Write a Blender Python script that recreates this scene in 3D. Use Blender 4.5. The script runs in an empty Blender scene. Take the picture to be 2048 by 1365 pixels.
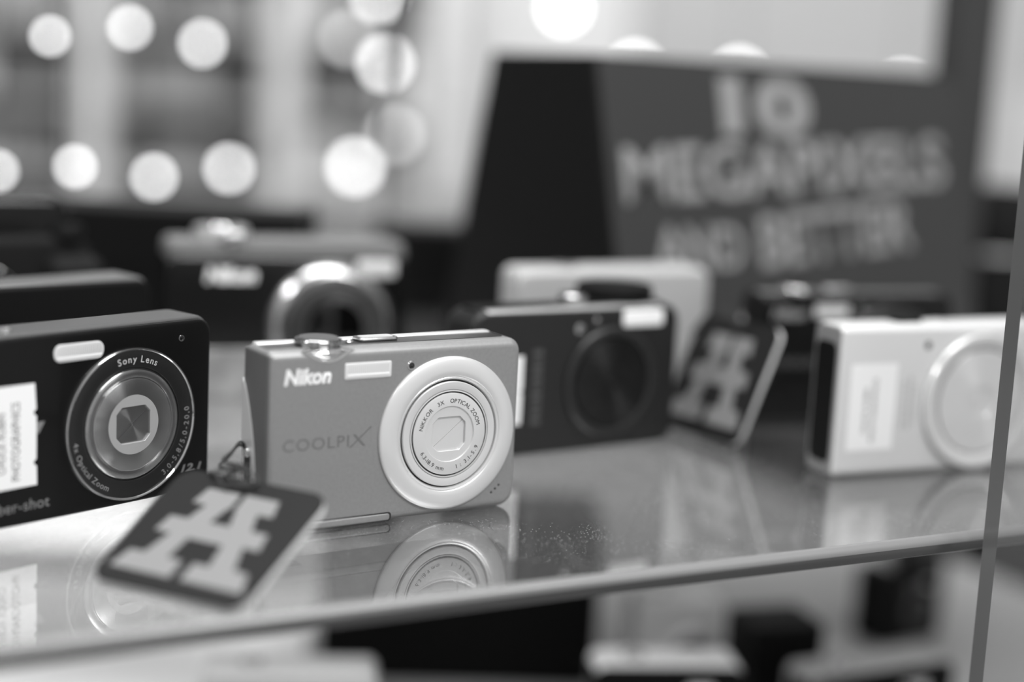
import bpy, bmesh, math, random
from mathutils import Vector, Matrix

S = 0.001                                   # everything below is written in millimetres
C = bpy.context.scene.collection
sc = bpy.context.scene

# ------------------------------------------------------------------ camera
F_PX, PITCH, ROLL, EYE = 3159.56, 0.165, -0.05, 137.45
cp, sp, cr, sr = math.cos(PITCH), math.sin(PITCH), math.cos(ROLL), math.sin(ROLL)
fwd = Vector((0, cp, -sp)); dwn0 = Vector((0, -sp, -cp)); rgt0 = Vector((1, 0, 0))
rgt = rgt0 * cr + dwn0 * sr
dwn = -rgt0 * sr + dwn0 * cr
cam_d = bpy.data.cameras.new('camera')
cam = bpy.data.objects.new('camera', cam_d); C.objects.link(cam)
m = Matrix((rgt, -dwn, -fwd)).transposed().to_4x4()
m.translation = Vector((0, 0, EYE)) * S
cam.matrix_world = m
cam_d.sensor_fit = 'HORIZONTAL'; cam_d.sensor_width = 36.0
cam_d.lens = F_PX / 2048 * 36.0
cam_d.clip_start = 0.02; cam_d.clip_end = 60
cam_d.dof.use_dof = True
cam_d.dof.focus_distance = 0.494
cam_d.dof.aperture_fstop = 2.4
sc.camera = cam

# ------------------------------------------------------------------ world and exposure
world = bpy.data.worlds.new('world'); sc.world = world; world.use_nodes = True
bg = world.node_tree.nodes['Background']
bg.inputs['Color'].default_value = (1, 1, 1, 1)
bg.inputs['Strength'].default_value = 0.46
sc.view_settings.view_transform = 'Standard'
sc.view_settings.look = 'None'
sc.view_settings.gamma = 1.0
sc.view_settings.exposure = 0.2
sc.cycles.use_denoising = True
sc.cycles.max_bounces = 8
sc.cycles.transparent_max_bounces = 12
sc.cycles.caustics_reflective = False
sc.cycles.caustics_refractive = False
sc.cycles.sample_clamp_indirect = 4.0

def area_lamp(name, loc, target, sx, sy, power):
    d = bpy.data.lights.new(name, 'AREA'); d.shape = 'RECTANGLE'
    d.size, d.size_y, d.energy = sx, sy, power
    o = bpy.data.objects.new(name, d); C.objects.link(o)
    o.location = loc
    o.rotation_euler = (Vector(target) - Vector(loc)).to_track_quat('-Z', 'Y').to_euler()
    return o
# the shop's ceiling lamps: a row over the showcase and rows over the sales floor
area_lamp('ceiling_lamp_light', (0.9, -0.45, 1.50), (0.1, 0.5, 0), 1.2, 0.5, 26)
area_lamp('ceiling_lamp_light', (-0.02, 0.50, 1.50), (0.0, 0.58, 0), 1.3, 0.5, 20)
area_lamp('ceiling_lamp_light', (-1.1, -0.1, 1.2), (-0.1, 0.5, 0), 0.3, 0.3, 9)
area_lamp('ceiling_lamp_light', (0.2, 2.2, 1.60), (0.1, 3.4, 0.1), 2.0, 0.8, 33)

# ------------------------------------------------------------------ helpers
def lin(v):
    v /= 255.0
    return v / 12.92 if v <= 0.04045 else ((v + 0.055) / 1.055) ** 2.4

MATS = {}
def mat(name, grey, rough=0.5, metal=0.0, coat=0.0, spec=0.5, noise=None, bump=None, aniso=None, emit=None):
    if name in MATS: return MATS[name]
    mt = bpy.data.materials.new(name); mt.use_nodes = True
    nt = mt.node_tree; b = nt.nodes['Principled BSDF']
    g = lin(grey)
    b.inputs['Base Color'].default_value = (g, g, g, 1)
    b.inputs['Roughness'].default_value = rough
    b.inputs['Metallic'].default_value = metal
    b.inputs['Coat Weight'].default_value = coat
    b.inputs['Coat Roughness'].default_value = 0.06
    b.inputs['Specular IOR Level'].default_value = spec
    tc = nt.nodes.new('ShaderNodeTexCoord')
    if noise:                                   # (scale, amount): faint mottling of the colour
        n = nt.nodes.new('ShaderNodeTexNoise'); n.inputs['Scale'].default_value = noise[0]; n.inputs['Detail'].default_value = 4
        nt.links.new(tc.outputs['Object'], n.inputs['Vector'])
        r = nt.nodes.new('ShaderNodeMapRange')
        r.inputs['From Min'].default_value = 0.3; r.inputs['From Max'].default_value = 0.7
        r.inputs['To Min'].default_value = g * (1 - noise[1]); r.inputs['To Max'].default_value = g * (1 + noise[1])
        nt.links.new(n.outputs['Fac'], r.inputs['Value'])
        nt.links.new(r.outputs['Result'], b.inputs['Base Color'])
    if bump:                                    # (scale, strength)
        n = nt.nodes.new('ShaderNodeTexNoise'); n.inputs['Scale'].default_value = bump[0]; n.inputs['Detail'].default_value = 2
        nt.links.new(tc.outputs['Object'], n.inputs['Vector'])
        bp = nt.nodes.new('ShaderNodeBump'); bp.inputs['Strength'].default_value = bump[1]; bp.inputs['Distance'].default_value = 0.0001
        nt.links.new(n.outputs['Fac'], bp.inputs['Height']); nt.links.new(bp.outputs['Normal'], b.inputs['Normal'])
    if aniso:
        b.inputs['Anisotropic'].default_value = aniso
        t = nt.nodes.new('ShaderNodeTangent'); t.direction_type = 'RADIAL'; t.axis = 'Y'; b.inputs['Anisotropic Rotation'].default_value = 0.25
        nt.links.new(t.outputs['Tangent'], b.inputs['Tangent'])
    if emit:
        b.inputs['Emission Color'].default_value = (1, 1, 1, 1); b.inputs['Emission Strength'].default_value = emit
    MATS[name] = mt
    return mt

def glass_mat(name, f0=0.04, haze=0.0, haze_grey=200, dust=False, tint=0.93):
    """clear sheet glass: reflection after Schlick over plain transmission, with an optional film of dust"""
    if name in MATS: return MATS[name]
    mt = bpy.data.materials.new(name); mt.use_nodes = True
    nt = mt.node_tree; nt.nodes.remove(nt.nodes['Principled BSDF'])
    out = nt.nodes['Material Output']
    tr = nt.nodes.new('ShaderNodeBsdfTransparent'); tr.inputs['Color'].default_value = (tint, tint, tint, 1)
    gl = nt.nodes.new('ShaderNodeBsdfGlossy'); gl.inputs['Roughness'].default_value = 0.0; gl.inputs['Color'].default_value = (1, 1, 1, 1)
    lw = nt.nodes.new('ShaderNodeLayerWeight'); lw.inputs['Blend'].default_value = 0.5
    pw = nt.nodes.new('ShaderNodeMath'); pw.operation = 'POWER'; pw.inputs[1].default_value = 5
    ma = nt.nodes.new('ShaderNodeMath'); ma.operation = 'MULTIPLY_ADD'; ma.inputs[1].default_value = 1 - f0; ma.inputs[2].default_value = f0
    nt.links.new(lw.outputs['Facing'], pw.inputs[0]); nt.links.new(pw.outputs[0], ma.inputs[0])
    mx = nt.nodes.new('ShaderNodeMixShader')
    nt.links.new(ma.outputs[0], mx.inputs[0]); nt.links.new(tr.outputs[0], mx.inputs[1]); nt.links.new(gl.outputs[0], mx.inputs[2])
    last = mx
    if haze or dust:
        df = nt.nodes.new('ShaderNodeBsdfDiffuse'); g = lin(haze_grey); df.inputs['Color'].default_value = (g, g, g, 1)
        m2 = nt.nodes.new('ShaderNodeMixShader'); m2.inputs[0].default_value = haze
        if dust:
            tc = nt.nodes.new('ShaderNodeTexCoord')
            vo = nt.nodes.new('ShaderNodeTexVoronoi'); vo.inputs['Scale'].default_value = 1300
            sm = nt.nodes.new('ShaderNodeMath'); sm.operation = 'LESS_THAN'; sm.inputs[1].default_value = 0.2
            rnd = nt.nodes.new('ShaderNodeSeparateColor')
            nz = nt.nodes.new('ShaderNodeTexNoise'); nz.inputs['Scale'].default_value = 22; nz.inputs['Detail'].default_value = 5
            th = nt.nodes.new('ShaderNodeMapRange'); th.inputs['From Min'].default_value = 0.42; th.inputs['From Max'].default_value = 0.68
            th.inputs['To Min'].default_value = 0.0; th.inputs['To Max'].default_value = 0.75
            lt = nt.nodes.new('ShaderNodeMath'); lt.operation = 'LESS_THAN'
            an = nt.nodes.new('ShaderNodeMath'); an.operation = 'MULTIPLY'
            a2 = nt.nodes.new('ShaderNodeMath'); a2.operation = 'MULTIPLY_ADD'; a2.inputs[1].default_value = 0.5; a2.inputs[2].default_value = haze
            for n_ in (vo, nz): nt.links.new(tc.outputs['Object'], n_.inputs['Vector'])
            nt.links.new(vo.outputs['Distance'], sm.inputs[0]); nt.links.new(vo.outputs['Color'], rnd.inputs[0])
            nt.links.new(nz.outputs['Fac'], th.inputs['Value'])
            nt.links.new(rnd.outputs[0], lt.inputs[0]); nt.links.new(th.outputs['Result'], lt.inputs[1])
            nt.links.new(sm.outputs[0], an.inputs[0]); nt.links.new(lt.outputs[0], an.inputs[1])
            nt.links.new(an.outputs[0], a2.inputs[0]); nt.links.new(a2.outputs[0], m2.inputs[0])
        nt.links.new(last.outputs[0], m2.inputs[1]); nt.links.new(df.outputs[0], m2.inputs[2])
        last = m2
    nt.links.new(last.outputs[0], out.inputs['Surface'])
    MATS[name] = mt
    return mt

def finish(bm, angle=30):
    bmesh.ops.remove_doubles(bm, verts=bm.verts, dist=1e-5)
    bmesh.ops.recalc_face_normals(bm, faces=bm.faces)
    for f in bm.faces: f.smooth = True
    a = math.radians(angle)
    for e in bm.edges:
        e.smooth = not (len(e.link_faces) == 2 and e.calc_face_angle(0) > a)

def obj(name, bm, mt, parent=None, bevel=0, seg=2, angle=30, done=False):
    """bm is in millimetres in its parent's frame; mt one material or a list"""
    if not done: finish(bm, angle)
    bmesh.ops.scale(bm, vec=(S, S, S), verts=bm.verts)
    me = bpy.data.meshes.new(name); bm.to_mesh(me); bm.free()
    for q in (mt if isinstance(mt, (list, tuple)) else [mt]): me.materials.append(q)
    o = bpy.data.objects.new(name, me); C.objects.link(o)
    if parent: o.parent = parent
    if bevel:
        b = o.modifiers.new('bevel', 'BEVEL'); b.width = bevel * S; b.segments = seg; b.limit_method = 'ANGLE'; b.angle_limit = math.radians(40)
    return o

def tag(o, label=None, cat=None, group=None, kind=None):
    if label: o['label'] = label
    if cat: o['category'] = cat
    if group: o['group'] = group
    if kind: o['kind'] = kind
    return o

def thing(name, label, cat, loc=(0, 0, 0), yaw=0, group=None):
    o = bpy.data.objects.new(name, None); C.objects.link(o)
    o.empty_display_size = 0.02
    o.location = Vector(loc) * S; o.rotation_euler = (0, 0, yaw)
    return tag(o, label, cat, group)

def thing_m(name, label, cat, origin, u, w, group=None):
    u = Vector(u).normalized(); w = Vector(w); w = (w - u * w.dot(u)).normalized()
    o = thing(name, label, cat, group=group)
    mm = Matrix((u, w, u.cross(w))).transposed().to_4x4(); mm.translation = Vector(origin) * S
    o.matrix_world = mm
    return o

def box(bm, x0, x1, y0, y1, z0, z1):
    v = [bm.verts.new(p) for p in ((x0,y0,z0),(x1,y0,z0),(x1,y1,z0),(x0,y1,z0),(x0,y0,z1),(x1,y0,z1),(x1,y1,z1),(x0,y1,z1))]
    for f in ((0,3,2,1),(4,5,6,7),(0,1,5,4),(1,2,6,5),(2,3,7,6),(3,0,4,7)): bm.faces.new([v[i] for i in f])

def box_bm(*a):
    bm = bmesh.new(); box(bm, *a); return bm

def outline(x0, x1, z0, z1, r, n=6):
    """rounded rectangle, counter-clockwise from the lower right corner; r = one radius or (br, tr, tl, bl)"""
    if not isinstance(r, (list, tuple)): r = (r,) * 4
    pts = []
    for (cx, cz, a0), q in zip(((x1, z0, -90), (x1, z1, 0), (x0, z1, 90), (x0, z0, 180)), r):
        q = max(q, 0.02)
        ox = cx - q if cx == x1 else cx + q
        oz = cz - q if cz == z1 else cz + q
        for k in range(n + 1):
            a = math.radians(a0 + 90 * k / n)
            pts.append((ox + q * math.cos(a), oz + q * math.sin(a)))
    return pts

def loft(layers, cap0=True, cap1=True, bm=None):
    bm = bm or bmesh.new()
    rows = [[bm.verts.new(p) for p in L] for L in layers]
    n = len(rows[0])
    for a, b in zip(rows, rows[1:]):
        for i in range(n):
            bm.faces.new((a[i], a[(i + 1) % n], b[(i + 1) % n], b[i]))
    if cap0: bm.faces.new(rows[0][::-1])
    if cap1: bm.faces.new(rows[-1])
    return bm

def body_bm(x0, x1, z0, z1, d, r, f=(2, 2), b=(2, 2), n=6, y0=0.0):
    """a camera body: rounded outline in XZ, depth d, edges rolled over at front (f) and back (b) by (x, z) amounts"""
    if not isinstance(r, (list, tuple)): r = (r,) * 4
    lay = []
    def add(y, ix, iz):
        q = min(ix, iz)
        lay.append([(x, y0 + y, z) for x, z in outline(x0 + ix, x1 - ix, z0 + iz, z1 - iz, [max(k - q, 0.3) for k in r], 8)])
    fd = max(f)
    for k in range(n + 1):
        a = math.radians(90 * k / n); add(fd * (1 - math.cos(a)), f[0] * (1 - math.sin(a)), f[1] * (1 - math.sin(a)))
    bd = max(b)
    for k in range(n + 1):
        a = math.radians(90 * k / n); add(d - bd + bd * math.sin(a), b[0] * (1 - math.cos(a)), b[1] * (1 - math.cos(a)))
    return loft(lay)

def plate_bm(x0, x1, z0, z1, r, y0, y1, roll=0.3):
    """a rounded plate whose front (y0, the lower y) edge is rolled"""
    lay = []
    for k in range(4):
        a = math.radians(90 * k / 3); i = roll * (1 - math.sin(a))
        lay.append([(x, y0 + roll * (1 - math.cos(a)), z) for x, z in outline(x0 + i, x1 - i, z0 + i, z1 - i, r, 6)])
    lay.append([(x, y1, z) for x, z in outline(x0, x1, z0, z1, r, 6)])
    return loft(lay)

def lathe(prof, cx, cz, seg=96, axis='Y', cy=0.0, bm=None):
    """prof: (radius, position along the axis)"""
    bm = bm or bmesh.new(); rows = []
    for r, t in prof:
        if r < 1e-6:
            p = (cx, t, cz) if axis == 'Y' else (cx, cy, t)
            rows.append([bm.verts.new(p)])
        else:
            row = []
            for i in range(seg):
                a = 2 * math.pi * i / seg
                row.append(bm.verts.new((cx + r * math.cos(a), t, cz + r * math.sin(a)) if axis == 'Y' else (cx + r * math.cos(a), cy + r * math.sin(a), t)))
            rows.append(row)
    for a, b in zip(rows, rows[1:]):
        for i in range(seg):
            j = (i + 1) % seg
            if len(a) == 1: bm.faces.new((a[0], b[i], b[j]))
            elif len(b) == 1: bm.faces.new((a[i], a[j], b[0]))
            else: bm.faces.new((a[i], a[j], b[j], b[i]))
    return bm

def prism(poly, a0, a1, axis='Y', bm=None):
    """extrude a 2D polygon; axis Y: (x, z) poly, axis Z: (x, y) poly, axis X: (y, z) poly"""
    bm = bm or bmesh.new()
    P = {'Y': lambda p, t: (p[0], t, p[1]), 'Z': lambda p, t: (p[0], p[1], t), 'X': lambda p, t: (t, p[0], p[1])}[axis]
    return loft([[P(p, a0) for p in poly], [P(p, a1) for p in poly]], bm=bm)

def tube(path, r, seg=8, bm=None, closed=False):
    bm = bm or bmesh.new(); rows = []
    pts = [Vector(p) for p in path]; up = Vector((0.13, 0.21, 0.97)).normalized()
    for i, p in enumerate(pts):
        t = (pts[min(i + 1, len(pts) - 1)] - pts[max(i - 1, 0)]).normalized()
        s = t.cross(up)
        if s.length < 1e-3: s = t.cross(Vector((1, 0, 0)))
        s.normalize(); q = s.cross(t)
        rr = r[i] if isinstance(r, list) else r
        rows.append([bm.verts.new(p + (s * math.cos(2 * math.pi * k / seg) + q * math.sin(2 * math.pi * k / seg)) * rr) for k in range(seg)])
    for a, b in zip(rows, rows[1:]):
        for k in range(seg): bm.faces.new((a[k], a[(k + 1) % seg], b[(k + 1) % seg], b[k]))
    bm.faces.new(rows[0][::-1]); bm.faces.new(rows[-1])
    return bm

def spline(P, n=8):
    P = [Vector(p) for p in P]; Q = [P[0] * 2 - P[1]] + P + [P[-1] * 2 - P[-2]]; out = []
    for i in range(1, len(Q) - 2):
        a, b, c, d = Q[i - 1:i + 3]
        for k in range(n):
            t = k / n
            out.append(0.5 * ((2 * b) + (c - a) * t + (2 * a - 5 * b + 4 * c - d) * t * t + (3 * b - a - 3 * c + d) * t ** 3))
    return out + [P[-1]]

# ---- lettering: flat glyph meshes taken from the built-in typeface
_glyph = {}
def glyphs(s, shear=0.0, bold=0.0, sp_=1.0):
    key = (s, shear, bold, sp_)
    if key not in _glyph:
        cu = bpy.data.curves.new('lettering', 'FONT'); cu.body = s; cu.size = 1.0; cu.shear = shear; cu.offset = bold; cu.space_character = sp_
        cu.fill_mode = 'FRONT'; cu.extrude = 0.0; cu.resolution_u = 4
        o = bpy.data.objects.new('lettering', cu); C.objects.link(o)
        dg = bpy.context.evaluated_depsgraph_get(); dg.update()
        me = bpy.data.meshes.new_from_object(o.evaluated_get(dg))
        vs = [(v.co.x, v.co.y) for v in me.vertices]; fs = [tuple(p.vertices) for p in me.polygons]
        bpy.data.objects.remove(o); bpy.data.curves.remove(cu); bpy.data.meshes.remove(me)
        _glyph[key] = (vs, fs)
    return _glyph[key]

def put_glyph(bm, g, fn, t0, t1):
    """g glyph mesh, fn maps (gx, gy, t) to a point; t0 the outer face, t1 the foot of the walls"""
    vs, fs = g
    top = [bm.verts.new(fn(x, y, t0)) for x, y in vs]
    cnt = {}
    for f in fs:
        try: bm.faces.new([top[i] for i in f])
        except ValueError: pass
        for i in range(len(f)):
            e = (f[i], f[(i + 1) % len(f)]); cnt[e] = cnt.get(e, 0) + 1
    bot = {}
    for (a, b) in cnt:
        if (b, a) not in cnt:
            for k in (a, b):
                if k not in bot: bot[k] = bm.verts.new(fn(vs[k][0], vs[k][1], t1))
            try: bm.faces.new((top[b], top[a], bot[a], bot[b]))
            except ValueError: pass

def text_bm(s, x0, x1, z0, z1, y=-0.06, y1=0.03, shear=0.0, bold=0.0, sp_=1.0, slope=0.0, bm=None, vertical=False):
    """letters filling the box x0..x1, z0..z1 on the front plane; vertical = reading upwards"""
    bm = bm or bmesh.new(); g = glyphs(s, shear, bold, sp_)
    gx0 = min(v[0] for v in g[0]); gx1 = max(v[0] for v in g[0]); gy0 = min(v[1] for v in g[0]); gy1 = max(v[1] for v in g[0])
    def fn(gx, gy, t):
        a = (gx - gx0) / (gx1 - gx0); b = (gy - gy0) / (gy1 - gy0)
        if vertical: return (x1 - b * (x1 - x0), t, z0 + a * (z1 - z0))
        return (x0 + a * (x1 - x0), t, z0 + b * (z1 - z0) + slope * a)
    put_glyph(bm, g, fn, y, y1)
    return bm

def arc_text(bm, s, cx, cz, r, a0, a1, size, y, y1, inward=False, bold=0.0):
    """letters on a circle from angle a0 to a1 (degrees, counter-clockwise from +x); inward: their tops point to the centre"""
    w = []
    for ch in s:
        if ch == ' ': w.append(0.32); continue
        g = glyphs(ch, 0, bold); w.append(max(v[0] for v in g[0]) - min(v[0] for v in g[0]) + 0.12)
    tot = sum(w); pos = 0
    for ch, q in zip(s, w):
        mid = (pos + q / 2) / tot; pos += q
        if ch == ' ': continue
        a = math.radians(a0 + (a1 - a0) * mid); g = glyphs(ch, 0, bold)
        gx = (min(v[0] for v in g[0]) + max(v[0] for v in g[0])) / 2
        if inward: ux, uz, tx, tz = -math.cos(a), -math.sin(a), -math.sin(a), math.cos(a)
        else: ux, uz, tx, tz = math.cos(a), math.sin(a), math.sin(a), -math.cos(a)
        def fn(x, yy, t, ux=ux, uz=uz, tx=tx, tz=tz, a=a, gx=gx):
            px = (x - gx) * size; pz = yy * size
            return (cx + r * math.cos(a) + tx * px + ux * pz, t, cz + r * math.sin(a) + tz * px + uz * pz)
        put_glyph(bm, g, fn, y, y1)

def oct_r(a, hx, hz, ch):
    """support radius of a chamfered rectangle at angle a"""
    c, s = abs(math.cos(a)), abs(math.sin(a))
    k = [hx / c if c > 1e-6 else 1e9, hz / s if s > 1e-6 else 1e9, (hx + hz - ch) / (c + s)]
    return min(k)

def barrier_plate(cx, cz, R, hx, hz, ch, y, depth, mt_ring, mt_blade, parent, seg=96, mt_wall=None):
    """the round front of a closed lens: disc with a chamfered window, and the two shutter blades set into it"""
    lay = []
    A = [2 * math.pi * i / seg for i in range(seg)]
    lay.append([(cx + R * math.cos(a), y, cz + R * math.sin(a)) for a in A])
    lay.append([(cx + (oct_r(a, hx, hz, ch) + 0.15) * math.cos(a), y, cz + (oct_r(a, hx, hz, ch) + 0.15) * math.sin(a)) for a in A])
    lay.append([(cx + oct_r(a, hx, hz, ch) * math.cos(a), y + 0.15, cz + oct_r(a, hx, hz, ch) * math.sin(a)) for a in A])
    lay.append([(cx + oct_r(a, hx, hz, ch) * math.cos(a), y + depth, cz + oct_r(a, hx, hz, ch) * math.sin(a)) for a in A])
    face = obj('lens_front', loft(lay, False, False), mt_ring, parent)
    for half in (0, 1):
        bm = bmesh.new(); tilt = math.radians(38)
        pts = []
        for i in range(49):
            a = tilt + math.pi * half + math.pi * i / 48
            q = oct_r(a, hx, hz, ch) - 0.02
            pts.append((cx + q * math.cos(a), cz + q * math.sin(a)))
        n0 = Vector((-math.sin(tilt + math.pi * half), math.cos(tilt + math.pi * half))) * 0.045
        pts = [(p[0] + n0[0], p[1] + n0[1]) if i in (0, 48) else p for i, p in enumerate(pts)]
        prism(pts, y + depth - 0.25, y + depth + 0.3, 'Y', bm)
        obj('shutter_blade', bm, mt_blade, face, angle=20)
    return face

# ------------------------------------------------------------------ materials
M_grey = mat('satin_grey_metal', 146, 0.36, 0.35, noise=(900, 0.05), bump=(3500, 0.12))
M_greyside = mat('dark_grey_side', 88, 0.5, 0.2, bump=(3000, 0.1))
M_satin = mat('satin_silver', 236, 0.30, 0.55)
M_satin2 = mat('silver_lens_face', 228, 0.33, 0.45)
M_white_print = mat('white_print', 250, 0.5)
M_dark_print = mat('dark_print', 60, 0.5)
M_groove = mat('dark_groove', 30, 0.6)
M_chrome = mat('chrome', 225, 0.06, 1.0)
M_chrome2 = mat('brushed_chrome', 205, 0.22, 1.0)
M_black = mat('black_lacquer', 12, 0.22, 0.0, coat=0.2, spec=0.3)
M_blackm = mat('black_matte', 12, 0.55, spec=0.15)
M_blackg = mat('black_grain', 18, 0.7, bump=(2500, 0.5), spec=0.2)
M_brush = mat('radial_brushed_metal', 185, 0.24, 1.0, aniso=0.97)
M_brushw = mat('radial_brushed_light', 245, 0.28, 0.6, aniso=0.9)
M_lightdisc = mat('pale_lens_disc', 175, 0.45, 0.2)
M_flash = mat('flash_window', 228, 0.25, 0.1, coat=0.6)
M_white = mat('white_lacquer', 222, 0.3, 0.1, coat=0.2)
M_sticker = mat('white_paper', 250, 0.8)
M_ink = mat('grey_ink', 120, 0.8)
M_silver = mat('silver_paint', 200, 0.33, 0.6)
M_glasslens = mat('dark_lens_glass', 8, 0.05, coat=1.0)
M_cord = mat('black_cord', 40, 0.6)
M_tagface = mat('dark_tag_enamel', 28, 0.5, spec=0.2)
M_tagedge = mat('white_tag_core', 225, 0.5)
M_mark = mat('pale_tag_print', 124, 0.55)
M_tagface2 = M_tagface
M_mark2 = mat('dull_tag_print', 118, 0.5)
M_label_grey = mat('dull_print', 70, 0.6)

def ribbed_flash(x0, x1, z0, z1, r, parent, y=-0.25):
    fr = obj('flash_window', plate_bm(x0, x1, z0, z1, r, y, 1.0, 0.25), M_flash, parent)
    bm = bmesh.new(); n = int((x1 - x0 - 1.6) / 0.7)
    for k in range(n):
        x = x0 + 0.9 + (x1 - x0 - 1.8) * (k + 0.5) / n
        box(bm, x - 0.12, x + 0.12, y - 0.06, y + 0.1, z0 + 0.7, z1 - 0.7)
    obj('ribbing', bm, M_satin, fr)
    obj('reflector', plate_bm(x0 + 0.8, x1 - 0.8, z0 + 0.9, z0 + 1.6, 0.2, y - 0.09, y + 0.2, 0.06), M_white_print, fr)
    return fr

# ------------------------------------------------------------------ the two slim cameras of the same model (grey in front, black at the back)
def slim_camera(name, label, loc, yaw, body, side, ringm, facem, printm, modelm, w=87.5, dark=False):
    t = thing(name, label, 'camera', loc, yaw)
    bd = obj('body', body_bm(0, w, 0.4, 55.6, 18, (5, 4, 1.6, 2), (1.7, 2.8), (3.5, 2.5)), body, t, angle=50)
    # left end piece
    en = obj('side_panel', body_bm(-0.35, 1.2, 1.4, 54.6, 16.4, (0.6, 0.6, 0.6, 0.6), (0.4, 0.5), (0.6, 0.6), n=3, y0=1.0), side, t)
    # chrome strap plate on the left end: a tall pointed arch in (y, z)
    L = []
    for k in range(25):
        q = k / 24; z = 3.5 + 41.5 * q
        L.append((17.6 - 10.2 * math.sin(math.pi * min(1, (1 - q) * 0.62 + 0.0)) ** 0.75, z))
    pl = [(17.9, 3.5)] + L + [(17.9, 45.0)]
    sp_ = obj('strap_plate', prism(pl, -0.6, 0.4, 'X'), mat('satin_strap_plate', 205, 0.35, 0.45), t, bevel=0.25)
    obj('strap_slot', plate_x(10.9, 15.2, 9, 22.8, -0.75, -0.5, 1.2), M_groove, sp_)
    obj('strap_bar', prism([(11.6, 21.8), (15.0, 21.8), (15.0, 24.4), (11.6, 24.4)], -1.6, -0.4, 'X'), M_chrome, sp_, bevel=0.6, seg=3)
    # top plate with shutter button, power button, microphone holes
    tp = obj('top_plate', prism(outline(1.5, w - 4, 4.6, 12.6, 1.5, 4), 55.2, 55.8, 'Z'), mat('reflection_dark_top_plate', 62, 0.3, 0.5) if not dark else mat('grey_top_plate', 120, 0.4, 0.4), t, bevel=0.2)  # grey camera: dark tone paints in the background mirrored by its top
    obj('top_trim', prism(outline(1.5, w - 4, 12.6, 16.6, 1.0, 4), 55.0, 56.1, 'Z'), M_satin if not dark else M_blackm, t, bevel=0.3)
    sb = obj('shutter_button', prism(outline(33, 46.5, 7.0, 13.2, 1.4, 5), 55.9, 56.9, 'Z'), M_chrome2, t, bevel=0.3)
    obj('button_face', prism(outline(34.2, 45.3, 8.0, 12.2, 1.0, 5), 56.85, 57.05, 'Z'), M_satin, sb)
    obj('power_lamp', lathe([(0, 56.5), (0.9, 56.5), (1.3, 56.2), (1.3, 55.8)], 29.5, 0, 24, 'Z', 7.5), M_chrome, t)
    # mode dial, a cut bowl of chrome set into the front edge
    dl = obj('mode_dial', lathe([(0, 58.3), (6.0, 58.3), (6.6, 58.1), (7.0, 57.7), (7.2, 57.0), (7.0, 56.2), (6.4, 55.0), (5.6, 54.0), (3.6, 53.0), (1.5, 52.7), (0, 52.7)], 18.4, 0, 72, 'Z', 6.6), mat('smoked_chrome', 165, 0.08, 1.0) if not dark else M_chrome, t)
    obj('dial_face', lathe([(0, 58.42), (5.7, 58.42), (5.8, 58.25)], 18.6, 0, 48, 'Z', 6.6), M_greyside if not dark else M_blackm, dl)
    bm = bmesh.new()
    for k in range(26):
        a = 2 * math.pi * k / 26
        mk = Matrix.Translation((18.6 + 6.98 * math.cos(a), 6.6 + 6.98 * math.sin(a), 57.0)) @ Matrix.Rotation(a, 4, 'Z')
        vs = len(bm.verts); b2 = bmesh.new(); box(b2, -0.25, 0.25, -0.25, 0.25, -0.6, 0.6); b2.transform(mk)
        me = bpy.data.meshes.new('tmp'); b2.to_mesh(me); b2.free(); bm.from_mesh(me); bpy.data.meshes.remove(me)
    obj('dial_grip', bm, M_chrome2, dl)
    # bright scoop in the front face under the dial
    sc_ = [(10.9, 55.0), (12.6, 54.0), (14.6, 52.7), (16.9, 51.8), (19.0, 51.5), (21.1, 51.8), (23.4, 52.8), (25.4, 54.1), (27.2, 55.1), (24, 55.6), (19, 55.8), (14, 55.6)]
    lay = []
    for k, yy in ((1.06, 2.5), (1.06, 0.15), (1.0, -0.12), (0.9, -0.12), (0.78, 0.0), (0.55, -0.45), (0.3, -0.75), (0.1, -0.85)):
        lay.append([(19.0 + (x - 19.0) * k, yy, 54.2 + (z - 54.2) * k) for x, z in sc_])
    obj('dial_recess', loft(lay), M_chrome if not dark else M_black, t, angle=35)
    # flash, focus lamp, microphone
    ribbed_flash(24.3, 40.2, 46.0, 51.0, 0.5, t)
    af = obj('focus_lamp', lathe([(0, -0.1), (0.7, -0.12), (1.0, 0.0)], 47.2, 49.0, 24), M_glasslens, t)
    obj('lamp_rim', lathe([(1.0, 0.1), (1.0, -0.2), (1.35, -0.22), (1.5, 0.05)], 47.2, 49.0, 32), M_chrome2, af)
    bm = bmesh.new()
    for x, z in ((78.5, 5.7), (79.9, 6.8), (81.2, 7.9)): lathe([(0, -0.05), (0.38, -0.05), (0.42, 0.1)], x, z, 12, bm=bm)
    obj('microphone', bm, M_groove, t)
    # lettering
    obj('brand_lettering', text_bm('Nikon', 4.6, 19.9, 45.3, 50.2, -0.12, 0.05, shear=0.18, bold=0.035), printm, t, done=False)
    obj('model_lettering', text_bm('COOLPI', 4.7, 26.5, 25.4, 29.0, -0.07, 0.05, sp_=1.12), modelm, t)
    bm = bmesh.new()
    prism([(26.6, 25.0), (27.3, 25.0), (34.2, 31.0), (33.6, 31.0)], -0.07, 0.05, bm=bm)
    prism([(27.8, 29.0), (28.7, 29.0), (32.2, 25.3), (31.2, 25.3)], -0.075, 0.05, bm=bm)
    obj('model_lettering', bm, modelm, t)
    # connector door along the lower edge
    obj('port_door', body_bm(2.2, 41.5, 0.7, 3.0, 3, 0.9, (0.5, 0.5), (0.3, 0.3), n=4, y0=-0.25), body, t)
    obj('door_seam', plate_bm(1.9, 42.0, 0.5, 3.35, 1.1, -0.04, 0.6, 0.03), M_groove, t)
    # lens group
    cx, cz = 61.0, 26.7
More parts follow.
